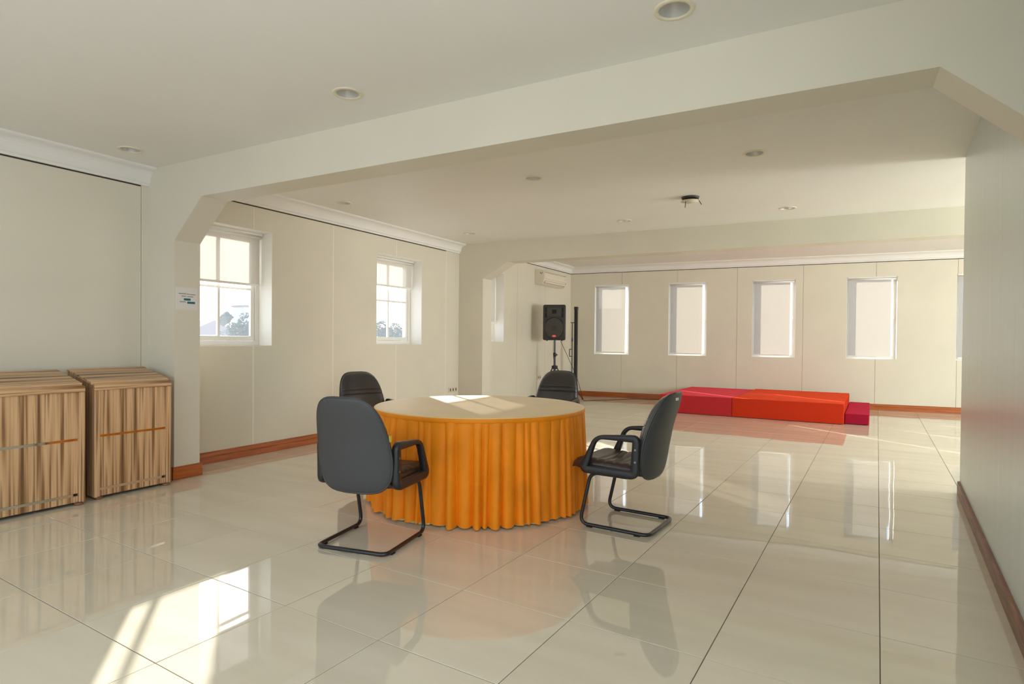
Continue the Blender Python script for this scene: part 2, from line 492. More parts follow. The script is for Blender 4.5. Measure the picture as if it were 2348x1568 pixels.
# right wall near the camera, its end, and the hidden walls
b = MB()
RW0, RW1 = -1.7, 1.3              # opening added to the right wall for a fill lamp, behind the picture's edge
def slab(y0, y1, z0, z1, t=0.25):
    b.prism([(xr(y0), y0), (xr(y1), y1), (xr(y1) + t, y1), (xr(y0) + t, y0)], lambda p: (p[0], p[1], z0), lambda p: (p[0], p[1], z1))
slab(YF, RW0, 0, 3.05); slab(RW0, RW1, 0, 0.6); slab(RW0, RW1, 2.5, 3.05); slab(RW1, YRE - 0.2, 0, 3.05)
b.prism([(xr(YRE - .2), YRE - .2), (xr(YRE), YRE), (XR2, YRE), (XR2, YRE - .2)], lambda p: (p[0], p[1], 0), lambda p: (p[0], p[1], 3.05))
wall_right = structure(b.build('wall_right', M['paint_right']))
b = MB()
masonry(b, XL - 0.3, 1.5, 0, 3.05, [(-5.2, -0.2, 0.55, 2.55)], 0, 0.2)  # unseen wall, with an opening added for its fill lamp
structure(b.build('wall_front', M['paint'], loc=(0, YF - 0.15, 0)))
b = MB()
masonry(b, YRE - 0.2, 13.9, 0, 3.05, [(6.6, 8.2, 0.6, 2.6), (8.8, 13.0, 0.6, 2.6)], 0, 0.2)  # both openings added for the fill lamps behind them
structure(b.build('wall_side', M['paint'], loc=(XR2 + 0.15, 0, 0), rz=R(90)))

# ceilings with round holes for the downlights
LIGHT1 = [(-5.114, 2.739), (-2.723, 2.761), (-0.701, 2.786)]
LIGHT2 = [(-5.083, 5.10), (-2.648, 5.178), (-0.668, 5.353), (-4.841, 7.422), (-2.517, 7.557), (-0.586, 7.710)]
LIGHT3 = [(-4.43, 10.95), (-2.33, 11.20), (-0.42, 11.30)]
RH, SQ = 0.078, 0.10
def holed_plate(x0, x1, y0, y1, holes, z):
    b = MB()
    xs = sorted({x0, x1, *[h[0] - SQ for h in holes], *[h[0] + SQ for h in holes]})
    ys = sorted({y0, y1, *[h[1] - SQ for h in holes], *[h[1] + SQ for h in holes]})
    for xa, xb in zip(xs[:-1], xs[1:]):
        for ya, yb in zip(ys[:-1], ys[1:]):
            mx, my = (xa + xb) / 2, (ya + yb) / 2
            if any(abs(mx - h[0]) < SQ and abs(my - h[1]) < SQ for h in holes): continue
            b.add([(xa, ya, z), (xb, ya, z), (xb, yb, z), (xa, yb, z)], [(3, 2, 1, 0)])
    n = 32
    for (hx, hy) in holes:
        vs = []
        for q in range(n):
            t = 2 * math.pi * (q + 0.5) / n
            c, s = math.cos(t), math.sin(t); f = SQ / max(abs(c), abs(s))
            vs += [(hx + c * f, hy + s * f, z), (hx + c * RH, hy + s * RH, z)]
        b.add(vs, [(2 * q, 2 * q + 1, (2 * q + 3) % (2 * n), (2 * q + 2) % (2 * n)) for q in range(n)])
        for sx in (-1, 1):
            for sy in (-1, 1):      # corner slivers of the square
                t0 = math.atan2(sy, sx); ts = [t0 - math.pi / n, t0 + math.pi / n]
                pp = [(hx + math.cos(t) * SQ / max(abs(math.cos(t)), abs(math.sin(t))),
                       hy + math.sin(t) * SQ / max(abs(math.cos(t)), abs(math.sin(t))), z) for t in ts]
                b.add(pp + [(hx + sx * SQ, hy + sy * SQ, z)], [(0, 1, 2)])
    return b
MOUNT = (-1.474, 6.655)
b = holed_plate(XL - 0.3, 1.5, YF - 0.1, 3.26, LIGHT1, Z1)
ceil = structure(b.build('ceiling', M['paint_ceiling']))
structure(holed_plate(XL - 0.3, XR2 + 0.1, 3.26, 8.5, LIGHT2 + [MOUNT], Z2).build('ceiling', M['paint_ceiling']))
structure(holed_plate(XL - 0.3, XR2 + 0.1, 8.5, 14.0, LIGHT3, Z3).build('ceiling', M['paint_ceiling']))
structure(MB().box((XL - 0.4, YF - 0.3, 3.14), (XR2 + 0.4, 14.2, 3.2)).build('ceiling', M['paint_ceiling']))  # unseen cover added above the ceilings to stop light

# arches: pier, haunch and beam in one
def arch(name, prof, yf, thick):
    b = MB()
    b.prism(prof, lambda p: (p[0], yf(p[0]), p[1]), lambda p: (p[0], yf(p[0]) + thick, p[1]))
    return structure(b.build(name, M['paint_beam']))
xr1 = xr(3.3) + 0.05
arch('trim_1', [(XL - 0.01, 0), (-5.1775, 0), (-5.1775, 2.134), (-4.794, 2.485), (0.355, 2.485), (xr1, 2.485 - (xr1 - 0.355) * 0.92),
                (xr1, 2.95), (XL - 0.01, 2.95)], B1, BT1)
arch('trim_2', [(XL - 0.01, 0), (-5.120, 0), (-5.120, 2.275), (-4.669, 2.530), (XR2, 2.530), (XR2, 3.1), (XL - 0.01, 3.1)], B2, BT2)

# cornices: a cove with two beads, along the left wall of each bay and the back wall
def cornice(name, p0, p1, nrm, z0, z1, out):
    """runs from p0 to p1; nrm points into the room"""
    prof = [(0, 0), (0.018, 0), (0.018, 0.018), (0.030, 0.026)]
    hh = z1 - z0
    for q in range(7):
        t = q / 6 * math.pi / 2
        prof.append((0.034 + (out - 0.034 - 0.022) * (1 - math.cos(t)), 0.03 + (hh - 0.03 - 0.024) * math.sin(t)))
    prof += [(out - 0.016, hh - 0.020), (out - 0.004, hh - 0.016), (out, hh - 0.004), (out, hh), (0, hh)]
    nv = Vector((*nrm, 0))
    b = MB()
    b.prism(prof, lambda p: Vector((*p0, z0 + p[1])) + nv * p[0], lambda p: Vector((*p1, z0 + p[1])) + nv * p[0])
    return structure(b.build(name, M['paint_ceiling']))
cornice('trim_3', (XL, YF), (XL, B1(XL)), (1, 0), 2.652, Z1, 0.135)
cornice('trim_4', (XL, B1(XL) + BT1), (XL, B2(XL)), (1, 0), 2.708, Z2, 0.135)
cornice('trim_5', (XL, B2(XL) + BT2), (XL, 12.9), (1, 0), 2.847, Z3, 0.135)
bn = (math.sin(BRZ), -math.cos(BRZ))
cornice('trim_6', (XL, BACK_Y + BACK_SK * XL), (XR2, BACK_Y + BACK_SK * XR2), bn, 2.847, Z3, 0.135)

# baseboards: two stepped boards each
def baseboard(name, p0, p1, nrm, h, mt, t=0.018):
    nv = Vector((*nrm, 0))
    prof = [(0, 0), (t, 0), (t, h * 0.56), (t - 0.004, h * 0.585), (t - 0.004, h * 0.60), (t - 0.001, h * 0.62), (t - 0.001, h * 0.93), (t - 0.006, h), (0, h)]
    b = MB()
    b.prism(prof, lambda p: Vector((*p0, p[1] + 0.001)) + nv * p[0], lambda p: Vector((*p1, p[1] + 0.001)) + nv * p[0])
    return structure(b.build(name, mt))
hb = 0.115
baseboard('baseboard_left', (XL, B1(XL) + BT1), (XL, B2(XL)), (1, 0), hb, M['baseboard'])
baseboard('baseboard_left', (XL, B2(XL) + BT2), (XL, 12.88), (1, 0), hb, M['baseboard'])
baseboard('baseboard_left', (XL, YF), (XL, B1(XL)), (1, 0), hb, M['baseboard'])
baseboard('baseboard_back', (XL, BACK_Y + BACK_SK * XL), (XR2, BACK_Y + BACK_SK * XR2), bn, hb, M['baseboard'])
baseboard('baseboard_right', (xr(YRE), YRE), (xr(YF), YF), (-1, 0.0663), 0.105, M['baseboard_worn'])
def pier_base(name, x1, y0, y1):
    t = 0.018; h = hb
    b = MB()
    b.box((XL, y0 - t, 0.001), (x1 + t, y0, h * 0.57)).box((XL, y0 - t + 0.003, h * 0.57), (x1 + t - 0.003, y0, h))
    b.box((x1, y0, 0.001), (x1 + t, y1 + t, h * 0.57)).box((x1, y0, h * 0.57), (x1 + t - 0.003, y1 + t - 0.003, h))
    b.box((XL, y1, 0.001), (x1, y1 + t, h * 0.57)).box((XL, y1, h * 0.57), (x1, y1 + t - 0.003, h))
    return structure(b.build(name, M['baseboard'], bevel=0.002))
pier_base('baseboard_pier', -5.1775, B1(-5.2), B1(-5.2) + BT1)
pier_base('baseboard_pier', -5.120, B2(-5.2), B2(-5.2) + BT2)

# ------------------------------------------------------------------ windows (structure) and roller blinds (things)
def window(name, wall, hole, v, out, grid=True, handle=False):
    """frame, sash, bars and panes in the wall's own (u, v, z)"""
    a, c, z0, z1 = hole
    root = structure(empty(name, wall.matrix_basis @ Vector(((a + c) / 2, v, z0)), wall.rotation_euler.z))
    w, h = c - a, z1 - z0
    def ring(u0, u1, q0, q1, t, v0, v1):
        return MB().box((u0, v0, q0), (u1, v1, q0 + t)).box((u0, v0, q1 - t), (u1, v1, q1)) \
            .box((u0, v0, q0 + t), (u0 + t, v1, q1 - t)).box((u1 - t, v0, q0 + t), (u1, v1, q1 - t))
    fr = 0.05 if grid else 0.022
    ring(-w / 2 + .004, w / 2 - .004, .004, h - .004, fr, 0, 0.05).build('frame', M['white'], root, bevel=0.004)
    s = 0.05 if grid else 0.032
    e = fr + 0.006
    ring(-w / 2 + e, w / 2 - e, e, h - e, s, 0.008, 0.042).build('sash', M['white'], root, bevel=0.004)
    g = e + s
    if grid:
        MB().box((-0.014, 0.006, g - .004), (0.014, 0.038, h - g + .004)).build('muntin', M['white'], root, bevel=0.003)
        MB().box((-w / 2 + g - .004, 0.009, h / 2 - 0.012), (-0.0145, 0.035, h / 2 + 0.012)).build('muntin', M['white'], root, bevel=0.003)
        MB().box((0.0145, 0.009, h / 2 - 0.012), (w / 2 - g + .004, 0.035, h / 2 + 0.012)).build('muntin', M['white'], root, bevel=0.003)
        for u0, u1 in ((-w / 2 + g, -0.012), (0.012, w / 2 - g)):
            for q0, q1 in ((g, h / 2 - .01), (h / 2 + .01, h - g)):
                MB().add([(u0, .024, q0), (u1, .024, q0), (u1, .024, q1), (u0, .024, q1)], [(0, 1, 2, 3)]).build('pane', M['glass'], root)
    else:
        MB().add([(-w / 2 + g - .004, .024, g - .004), (w / 2 - g + .004, .024, g - .004), (w / 2 - g + .004, .024, h - g + .004), (-w / 2 + g - .004, .024, h - g + .004)],
                 [(0, 1, 2, 3)]).build('pane', M['glass'], root)
    if handle:
        hx = w / 2 - 0.05
        p = fillet([(hx + .02, -0.008, h * .50), (hx - .012, -0.012, h * .49), (hx - .022, -0.014, h * .44)], 0.02)
        MB().tube(p, 0.0075, 8).build('handle', M['white'], root)
    return root

def blind(wall, hole, v, bottom, fabric, label, group, gap=(0.012, 0.012)):
    a, c, z0, z1 = hole
    w = c - a - 0.03
    root = tag(empty('roller_blind', wall.matrix_basis @ Vector(((a + c) / 2, v, z1)), wall.rotation_euler.z), label, 'blind', group)
    d = bottom - z1
    MB().box((-w / 2, -0.022, -0.03), (w / 2, 0.02, -0.005)).build('head_rail', M['white'], root, bevel=0.003)
    n = 16
    vs = [(sx * (w / 2 - .008), 0.016 * math.cos(t * 2 * math.pi / n), -0.052 + 0.016 * math.sin(t * 2 * math.pi / n)) for sx in (-1, 1) for t in range(n)]
    MB().add(vs, [(q, (q + 1) % n, n + (q + 1) % n, n + q) for q in range(n)] + [tuple(range(n))[::-1], tuple(range(n, 2 * n))], True) \
        .build('roller_tube', M['reveal'], root)
    fa, fb = -w / 2 + gap[0], w / 2 - gap[1]
    MB().add([(fa, 0.0162, -0.052), (fb, 0.0162, -0.052), (fb, 0.0162, d + .01), (fa, 0.0162, d + .01)], [(0, 1, 2, 3)]).build('fabric', fabric, root)
    MB().box((fa, 0.008, d), (fb, 0.024, d + 0.026)).build('hem_bar', M['reveal'], root, bevel=0.003)
    return root

for n, hole in enumerate(WIN_L):
    window('window_%d' % (n + 1), wall_left, hole, 0.215, 0.37)
blind(wall_left, WIN_L[0], 0.165, 1.855, M['blind_left'], 'grey sunscreen roller blind half lowered on the paned window beside the near pier', 'roller blinds on the left wall')
blind(wall_left, WIN_L[1], 0.165, 2.035, M['blind_left'], 'grey sunscreen roller blind covering the top third of the second paned window', 'roller blinds on the left wall')
blind(wall_left, WIN_L[2], 0.165, 1.60, M['blind_left'], 'pale roller blind in the narrow window seen edge-on behind the second pier', 'roller blinds on the left wall')
names = ['first', 'second', 'third', 'fourth', 'fifth']
where = ['first closed cream roller blind from the speaker, with sky showing in its corner',
         'second closed cream roller blind from the speaker, above the left end of the red stage',
         'third closed cream roller blind from the speaker, above the middle of the red stage',
         'fourth closed cream roller blind from the speaker, right of the red stage',
         'sliver of closed cream roller blind cut off by the right wall']
for n, hole in enumerate(WIN_B):
    window('window_%d' % (n + 4), wall_back, hole, 0.10, 0.165, grid=False, handle=True)
    blind(wall_back, hole, 0.023, hole[2] + 0.035, M['blind_back'], where[n], 'closed roller blinds on the back wall', (0.022, 0.085))

# ------------------------------------------------------------------ downlights
def downlight_proto():
    root = empty('downlight')
    MB().lathe([(0.070, -0.001), (0.072, -0.006), (0.090, -0.006), (0.095, -0.001), (0.095, 0.0)], 40).build('trim_ring', M['ring'], root)
    MB().lathe([(0.071, -0.003), (0.070, 0.02), (0.062, 0.07), (0.045, 0.105), (0.030, 0.115)], 40).build('reflector', M['reflector'], root)
    MB().lathe([(0.030, 0.115), (0.030, 0.10), (0.0, 0.098)], 20).build('lamp_socket', M['mount_dark'], root)
    return root
DL = [(LIGHT1[0], Z1, 'recessed downlight nearest the left wall above the striped cabinets'),
      (LIGHT1[1], Z1, 'round recessed downlight in the near ceiling, upper left of the round table'),
      (LIGHT1[2], Z1, 'largest recessed downlight, cut close to the top edge of the picture'),
      (LIGHT2[0], Z2, 'recessed downlight in the middle ceiling, near row, closest to the left wall'),
      (LIGHT2[1], Z2, 'recessed downlight in the middle ceiling, centre of its near row'),
      (LIGHT2[2], Z2, 'recessed downlight in the middle ceiling, near row, right of the hanging mount'),
      (LIGHT2[3], Z2, 'thin-looking downlight in the middle ceiling, far row, beside the left cornice'),
      (LIGHT2[4], Z2, 'thin-looking downlight in the middle ceiling, far row, left of the hanging mount'),
      (LIGHT2[5], Z2, 'thin-looking downlight in the middle ceiling, far row, right of the hanging mount'),
      (LIGHT3[0], Z3, 'tiny downlight in the farthest ceiling, leftmost, above the first back window'),
      (LIGHT3[1], Z3, 'tiny downlight in the farthest ceiling, middle of the three'),
      (LIGHT3[2], Z3, 'tiny downlight in the farthest ceiling, rightmost, above the fourth back window')]
proto = downlight_proto()
for n, (p, z, lab) in enumerate(DL):
    o = proto if n == 0 else copy_tree(proto)
    o.location = (p[0], p[1], z)
    tag(o, lab, 'ceiling light', 'recessed ceiling downlights')

# hanging remains of a ceiling mount
t = tag(empty('ceiling_mount', (MOUNT[0], MOUNT[1], Z2)), 'dark round ceiling mount with a dropped cover plate and two dangling rods', 'mount')
MB().lathe([(0.0, 0.03), (0.085, 0.03), (0.095, -0.002), (0.088, -0.02), (0.070, -0.022), (0.066, 0.0), (0.0, 0.0)], 28).build('housing', M['mount_dark'], t)
pl = MB().lathe([(0.0, -0.034), (0.100, -0.040), (0.104, -0.046), (0.0, -0.046)], 12)
pl.build('cover_plate', M['ring'], t)
MB().tube([(-0.045, -0.02, -0.04), (-0.050, -0.025, -0.115)], 0.004, 8).build('rod', M['mount_dark'], t)
MB().tube([(0.085, -0.015, -0.03), (0.125, -0.030, -0.098)], 0.004, 8).build('rod', M['mount_dark'], t)

# ------------------------------------------------------------------ round table with satin top and pleated skirt
TX, TY, TR, TZ = -2.5505, 4.0794, 0.838, 0.75
table = tag(empty('round_table', (TX, TY, 0)), 'round banquet table dressed in a pale gold top and orange pleated skirt', 'table')
MB().lathe([(0, TZ - .035), (TR - .012, TZ - .035), (TR - .012, TZ - .004), (0, TZ - .004)], 64, False).build('tabletop', M['bark'], table)
prof = [(0.0, TZ), (TR * .5, TZ), (TR - .02, TZ), (TR - .006, TZ - .0015), (TR + .001, TZ - .006), (TR - .002, TZ - .010)]
MB().lathe([(TR - .001, TZ - .006), (TR + .003, TZ - .010), (TR + .004, TZ - .034), (TR - .002, TZ - .040)], 128).build('edge_band', M['skirt'], table)
MB().lathe(prof, 128).build('top_cloth', M['satin'], table)
rnd = random.Random(11)
NF = 68
edges = [0.0]
for _ in range(NF): edges.append(edges[-1] + rnd.uniform(0.55, 1.5))
edges = [e / edges[-1] * 2 * math.pi for e in edges]
famp = [rnd.uniform(0.5, 1.25) for _ in range(NF)]
fskew = [rnd.uniform(0.35, 0.65) for _ in range(NF)]
def fold(th):
    th = th % (2 * math.pi)
    for q in range(NF):
        if th <= edges[q + 1]:
            u = (th - edges[q]) / (edges[q + 1] - edges[q])
            s = fskew[q]
            u = u / s * 0.5 if u < s else 0.5 + (u - s) / (1 - s) * 0.5
            return famp[q] * (1 - abs(2 * u - 1) ** 2.4)
    return 0
def skirt(name, material, dr, zb, amp, hem, parent):
    n, mlev = 1400, 22
    b = MB(); vs = []
    fo = [fold(2 * math.pi * q / n) for q in range(n)]
    low = [math.sin(3 * 2 * math.pi * q / n + 1) * .5 + math.sin(7 * 2 * math.pi * q / n) * .5 for q in range(n)]
    for l in range(mlev + 1):
        t = l / mlev
        for q in range(n):
            th = 2 * math.pi * q / n + 0.012 * t * math.sin(9 * 2 * math.pi * q / n)
            r = TR + dr + 0.012 * t + amp * (fo[q] - .45) * (0.12 + 0.88 * t ** 0.6) + 0.010 * t * low[q] + 0.004 * t * math.sin(23 * th + 5 * t) * math.sin(6.5 * t + 11 * th)
            z0 = zb + hem * (0.5 + 0.5 * low[q]) + hem * 0.8 * (1 - fo[q])
            vs.append((r * math.cos(th), r * math.sin(th), (TZ - .028) * (1 - t) + z0 * t))
    fs = [(l * n + q, l * n + (q + 1) % n, (l + 1) * n + (q + 1) % n, (l + 1) * n + q) for l in range(mlev) for q in range(n)]
    b.add(vs, fs, True)
    return b.build(name, material, parent)
skirt('skirt', M['skirt'], -0.004, 0.006, 0.060, 0.014, table)
skirt('skirt_lining', M['lining'], -0.045, 0.002, 0.048, 0.003, table)  # paler, slightly smaller skirt inside the orange one

# ------------------------------------------------------------------ visitor chairs on sled frames
def lens(cy0, hw, hh, depth, power, tilt, groove, taper=0.20, side='front'):
    """half of a padded backrest in the chair's frame: x right, y forward, z up"""
    zc = 0.643
    sgn = 1 if side == 'front' else -1
    vs_ = [math.sin(-math.pi / 2 + math.pi * k / 56) for k in range(57)]
    for gz in groove or ():
        vs_ += [(gz - zc + d) / hh for d in (-.016, -.012, -.009, -.006, -.003, 0, .003, .006, .009, .012, .016)]
    vs_ = sorted(v for v in vs_ if abs(v) < 0.99985)
    us = [math.sin(-math.pi / 2 + math.pi * k / 44) for k in range(45)]
    def point(u, v):
        n = 4.0
        wv = (1 - abs(v) ** n) ** (1 / n)
        rho = (abs(u) ** n * (1 - abs(v) ** n) + abs(v) ** n) ** (1 / n)
        x = u * wv * hw * (1.01 - 0.22 * max(0, (v + .3) / 1.3) ** 1.4)
        z = zc + hh * v
        d = depth * max(0, 1 - rho ** power) ** 0.5
        for gz in groove or ():
            d -= 0.011 * math.exp(-((z - gz + .03 * x * x) / 0.0055) ** 2) * (1 - rho ** 10)
        y = cy0 - tilt * (v + 1) / 2 + 0.026 * (1 - v * v) - 0.012 * max(0, v) ** 2
        return (x, y + 0.50 * x * x + sgn * d, z)
    nu = len(us)
    vs = [point(u, v) for v in vs_ for u in us]
    fs = [(a * nu + q, a * nu + q + 1, (a + 1) * nu + q + 1, (a + 1) * nu + q) for a in range(len(vs_) - 1) for q in range(nu - 1)]
    if side == 'front': fs = [f[::-1] for f in fs]
    top, bot = point(0, 0.9999), point(0, -0.9999)
    rim = [Vector(point(1, v)) for v in vs_[::2]] + [Vector(point(u, vs_[-1])) for u in us[::-4][1:-1]]
    rim += [Vector(point(-1, v)) for v in vs_[::-2]] + [Vector(point(u, vs_[0])) for u in us[::4][1:-1]]
    b = MB().add(vs, fs, True)
    b.add([vs[q] for q in range(nu)], [tuple(range(nu))], False)
    b.add([vs[-nu + q] for q in range(nu)], [tuple(range(nu))], False)
    return b, rim

def chair_proto():
    root = empty('visitor_chair')
    hx = 0.238
    zt = 0.0165
    path = [(hx, -0.07, 0.376), (hx, 0.165, 0.376), (hx, 0.245, zt), (hx, -0.245, zt), (-hx, -0.245, zt), (-hx, 0.245, zt), (-hx, 0.165, 0.376), (-hx, -0.07, 0.376)]
    MB().tube(fillet(path, [0, 0.06, 0.07, 0.055, 0.055, 0.07, 0.06, 0], n=8), 0.0125, 12).build('sled_frame', M['steel'], root)
    MB().box((-hx - .018, -0.10, 0.366), (hx + .018, -0.055, 0.388)).box((-hx - .018, 0.09, 0.378), (hx + .018, 0.13, 0.392)).build('cross_plate', M['steel'], root, bevel=0.003)
    for sx in (-1, 1):
        for y in (-0.17, 0.17):
            MB().box((sx * hx - .013, y - .02, 0.0), (sx * hx + .013, y + .02, 0.008)).build('floor_glide', M['rubber'], root, bevel=0.002)
    # seat cushion with cross channels
    nu, nv = 24, 44
    hw, y0, y1 = 0.232, -0.19, 0.338
    def top(u, v):
        z = 0.455 + 0.028 * v - 0.012 * (1 - u * u) * math.sin(math.pi * v)
        z -= 0.058 * max(0, (v - 0.76) / 0.24) ** 2.2                    # waterfall front
        edge = max(0, abs(u) - 0.82) / 0.18
        z -= 0.035 * edge ** 2.2
        for g in (0.16, 0.27, 0.38, 0.49, 0.60):
            z -= 0.010 * math.exp(-((v - g - 0.02 * u * u) / 0.014) ** 2) * (1 - edge)
        return z
    vs = []
    for j in range(nv + 1):
        v = j / nv
        ww = hw * (1 - 0.16 * max(0, (v - 0.75) / 0.25) ** 2.5)
        for i in range(nu + 1):
            u = -1 + 2 * i / nu
            vs.append((u * ww, y0 + (y1 - y0) * v - 0.03 * (u * u) * max(0, v - .7), top(u, v)))
    k = len(vs)
    for j in range(nv + 1):
        v = j / nv
        ww = hw * (1 - 0.16 * max(0, (v - 0.75) / 0.25) ** 2.5) * 0.97
        for i in range(nu + 1):
            u = -1 + 2 * i / nu
            vs.append((u * ww, y0 + (y1 - 0.012 - y0) * v - 0.03 * (u * u) * max(0, v - .7), 0.390 + 0.03 * max(0, v - .75)))
    g = lambda j, i: j * (nu + 1) + i
    fs = []
    for j in range(nv):
        for i in range(nu):
            a = (g(j, i), g(j, i + 1), g(j + 1, i + 1), g(j + 1, i))
            fs.append(a); fs.append(tuple(k + q for q in a[::-1]))
    for j in range(nv):
        fs.append((g(j + 1, 0), k + g(j + 1, 0), k + g(j, 0), g(j, 0)))
        fs.append((g(j, nu), k + g(j, nu), k + g(j + 1, nu), g(j + 1, nu)))
    for i in range(nu):
        fs.append((g(0, i), k + g(0, i), k + g(0, i + 1), g(0, i + 1)))
        fs.append((g(nv, i + 1), k + g(nv, i + 1), k + g(nv, i), g(nv, i)))
    MB().add(vs, fs, True).build('seat', M['seat'], root)
    # backrest: padded front, vinyl shell behind, piping round the rim
    b, rim = lens(-0.212, 0.250, 0.290, 0.070, 7.0, 0.125, (0.765, 0.722), side='front')
    b.build('back_cushion', M['leather'], root)
    b, rim = lens(-0.212, 0.250, 0.290, 0.034, 3.2, 0.125, None, side='back')
    b.build('back_shell', M['shell'], root)
    MB().tube(rim, 0.007, 8, closed=True).build('piping', M['leather'], root)
    # arm loops
    for sx in (-1, 1):
        loop = fillet([(sx * .262, -0.170, 0.640), (sx * .262, 0.118, 0.628), (sx * .262, 0.208, 0.402), (sx * .262, -0.160, 0.400)],
                      [0.03, 0.06, 0.03, 0.03], closed=True, n=7)
        n = len(loop); rr = []
        for p in loop:
            r = 0.0145
            if p.y < -0.12: r = 0.024
            if p.z < 0.43: r = 0.027
            rr.append(r)
        b = MB()
        # rounded-rectangle sweep in the y-z plane
        prof = []
        for q in range(12):
            t = 2 * math.pi * q / 12
            prof.append((math.copysign(abs(math.cos(t)) ** .4, math.cos(t)), math.copysign(abs(math.sin(t)) ** .4, math.sin(t))))
        cen = sum(loop, Vector()) / n
        vs = []
        for i, p in enumerate(loop):
            d = (loop[(i + 1) % n] - loop[(i - 1) % n]).normalized()
            nrm = Vector((1, 0, 0)).cross(d)
            for (c, s) in prof:
                vs.append(p + Vector((1, 0, 0)) * (c * 0.0215) + nrm * (s * rr[i]))
        fs = [(i * 12 + q, i * 12 + (q + 1) % 12, ((i + 1) % n) * 12 + (q + 1) % 12, ((i + 1) % n) * 12 + q) for i in range(n) for q in range(12)]
        a = b.add(vs, fs, True).build('armrest', M['plastic'], root)
        for z in (0.49, 0.57):
            MB().tube([(sx * .281, -0.168, z), (sx * .2845, -0.168, z)], 0.007, 10).build('bolt', M['bolt'], a)
    return root
grp = 'black visitor chairs around the round table'
chair = chair_proto()
def place(o, x, y, heading, label):
    o.location = (x, y, 0); o.rotation_euler = (0, 0, math.atan2(-heading[0], heading[1]))
    return tag(o, label, 'chair', grp)
c2 = copy_tree(chair); c3 = copy_tree(chair); c4 = copy_tree(chair)
place(chair, -2.575, 2.850, (-0.095, 0.52), 'black leather sled-base chair with its back to the camera, left of the skirt front')
place(c2, -1.305, 4.035, (-0.48, 0.035), 'black sled-base chair seen from the side, plastic-wrapped backrest, right of the round table')
place(c3, -4.02, 4.45, (0.95, -0.30), 'black chair behind the table on the left, under the second paned window')
place(c4, -2.745, 5.78, (0.03, -1.0), 'black chair facing the camera behind the table, below the loudspeaker')
for ch in c2.children:
    if ch.name.startswith('back_cushion'):
        ch.data = ch.data.copy(); ch.data.materials[0] = M['wrapped']; ch['label'] = 'backrest front wrapped in clear plastic'
MB().box((-0.022, -0.006, -0.009), (0.022, 0.0, 0.009)).build('maker_tag', M['tag'], c2, loc=(-0.02, -0.352, 0.892))
MB().box((-0.001, -0.012, -0.018), (0.004, 0.012, 0.018)).build('paper_tag', M['yellow_tag'], chair, loc=(0.246, -0.215, 0.690))

# ------------------------------------------------------------------ striped lectern cabinets
def lectern(loc, label, y_w=0.60, d=0.42):
    """x forward, y along the wall; front at x = 0; sloping lid rising to the wall"""
    root = tag(empty('lectern_cabinet', loc), label, 'cabinet', 'striped lectern cabinets by the left wall')
    h, hbk = 0.895, 1.000
    w = y_w / 2
    t = 0.022
    sl = lambda x: h - 0.012 + (hbk - h) * (-x / d)
    for s in (-1, 1):
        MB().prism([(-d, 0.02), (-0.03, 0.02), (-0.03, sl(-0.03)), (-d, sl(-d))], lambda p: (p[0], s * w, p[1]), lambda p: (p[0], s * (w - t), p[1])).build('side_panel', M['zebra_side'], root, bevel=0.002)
    MB().prism([(-d, sl(-d) + .002), (-0.046, sl(-0.046) + .002), (-0.046, sl(-0.046) + .024), (-d - .004, sl(-d) + .022)], lambda p: (p[0], -w - .004, p[1]), lambda p: (p[0], w + .004, p[1])).build('lid', M['zebra_top'], root, bevel=0.002)
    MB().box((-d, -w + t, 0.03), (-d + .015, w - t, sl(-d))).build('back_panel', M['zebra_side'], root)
    # mitred front frame
    f = 0.042
    MB().box((-0.034, -w - .004, h - f), (0.004, w + .004, h)).box((-0.028, -w - .002, h), (-0.004, w + .002, h + .006)).build('frame_rail', M['zebra_top'], root, bevel=0.004)
    for s in (-1, 1):
        MB().box((-0.034, s * (w + .004), 0.018), (0.004, s * (w + .004 - f), h - f)).build('frame_stile', M['zebra_front'], root, bevel=0.004)
    zs = 0.495
    MB().box((-0.03, -w + f - .004, zs + .009), (-0.012, w - f + .004, h - f)).build('front_panel', M['zebra_front'], root, bevel=0.002)
    MB().box((-0.03, -w + f - .004, 0.088), (-0.012, w - f + .004, zs - .009)).build('front_panel', M['zebra_front'], root, bevel=0.002)
    MB().box((-0.03, -w + f - .004, 0.022), (-0.012, w - f + .004, 0.068)).build('plinth_panel', M['zebra_front'], root, bevel=0.002)
    MB().box((-0.028, -w + f - .004, zs - .009), (-0.010, w - f + .004, zs + .009)).build('chrome_strip', M['chrome'], root, bevel=0.001)
    MB().box((-0.028, -w + f - .004, 0.068), (-0.010, w - f - .03, 0.088)).build('chrome_strip', M['chrome'], root, bevel=0.001)
    for s in (-1, 1):
        for x in (-d + .04, -0.02):
            MB().lathe([(0.0, 0), (0.028, 0), (0.032, 0.004), (0.030, 0.024), (0.0, 0.024)], 16, c=(x, s * (w - .035), 0)).build('foot', M['baseboard_worn'], root)
    return root
lectern((-5.05, 2.742, 0), 'striped wood lectern cabinet standing against the pier, shown whole')
lectern((-5.005, 2.05, 0), 'striped wood lectern cabinet cut off by the left edge of the picture')

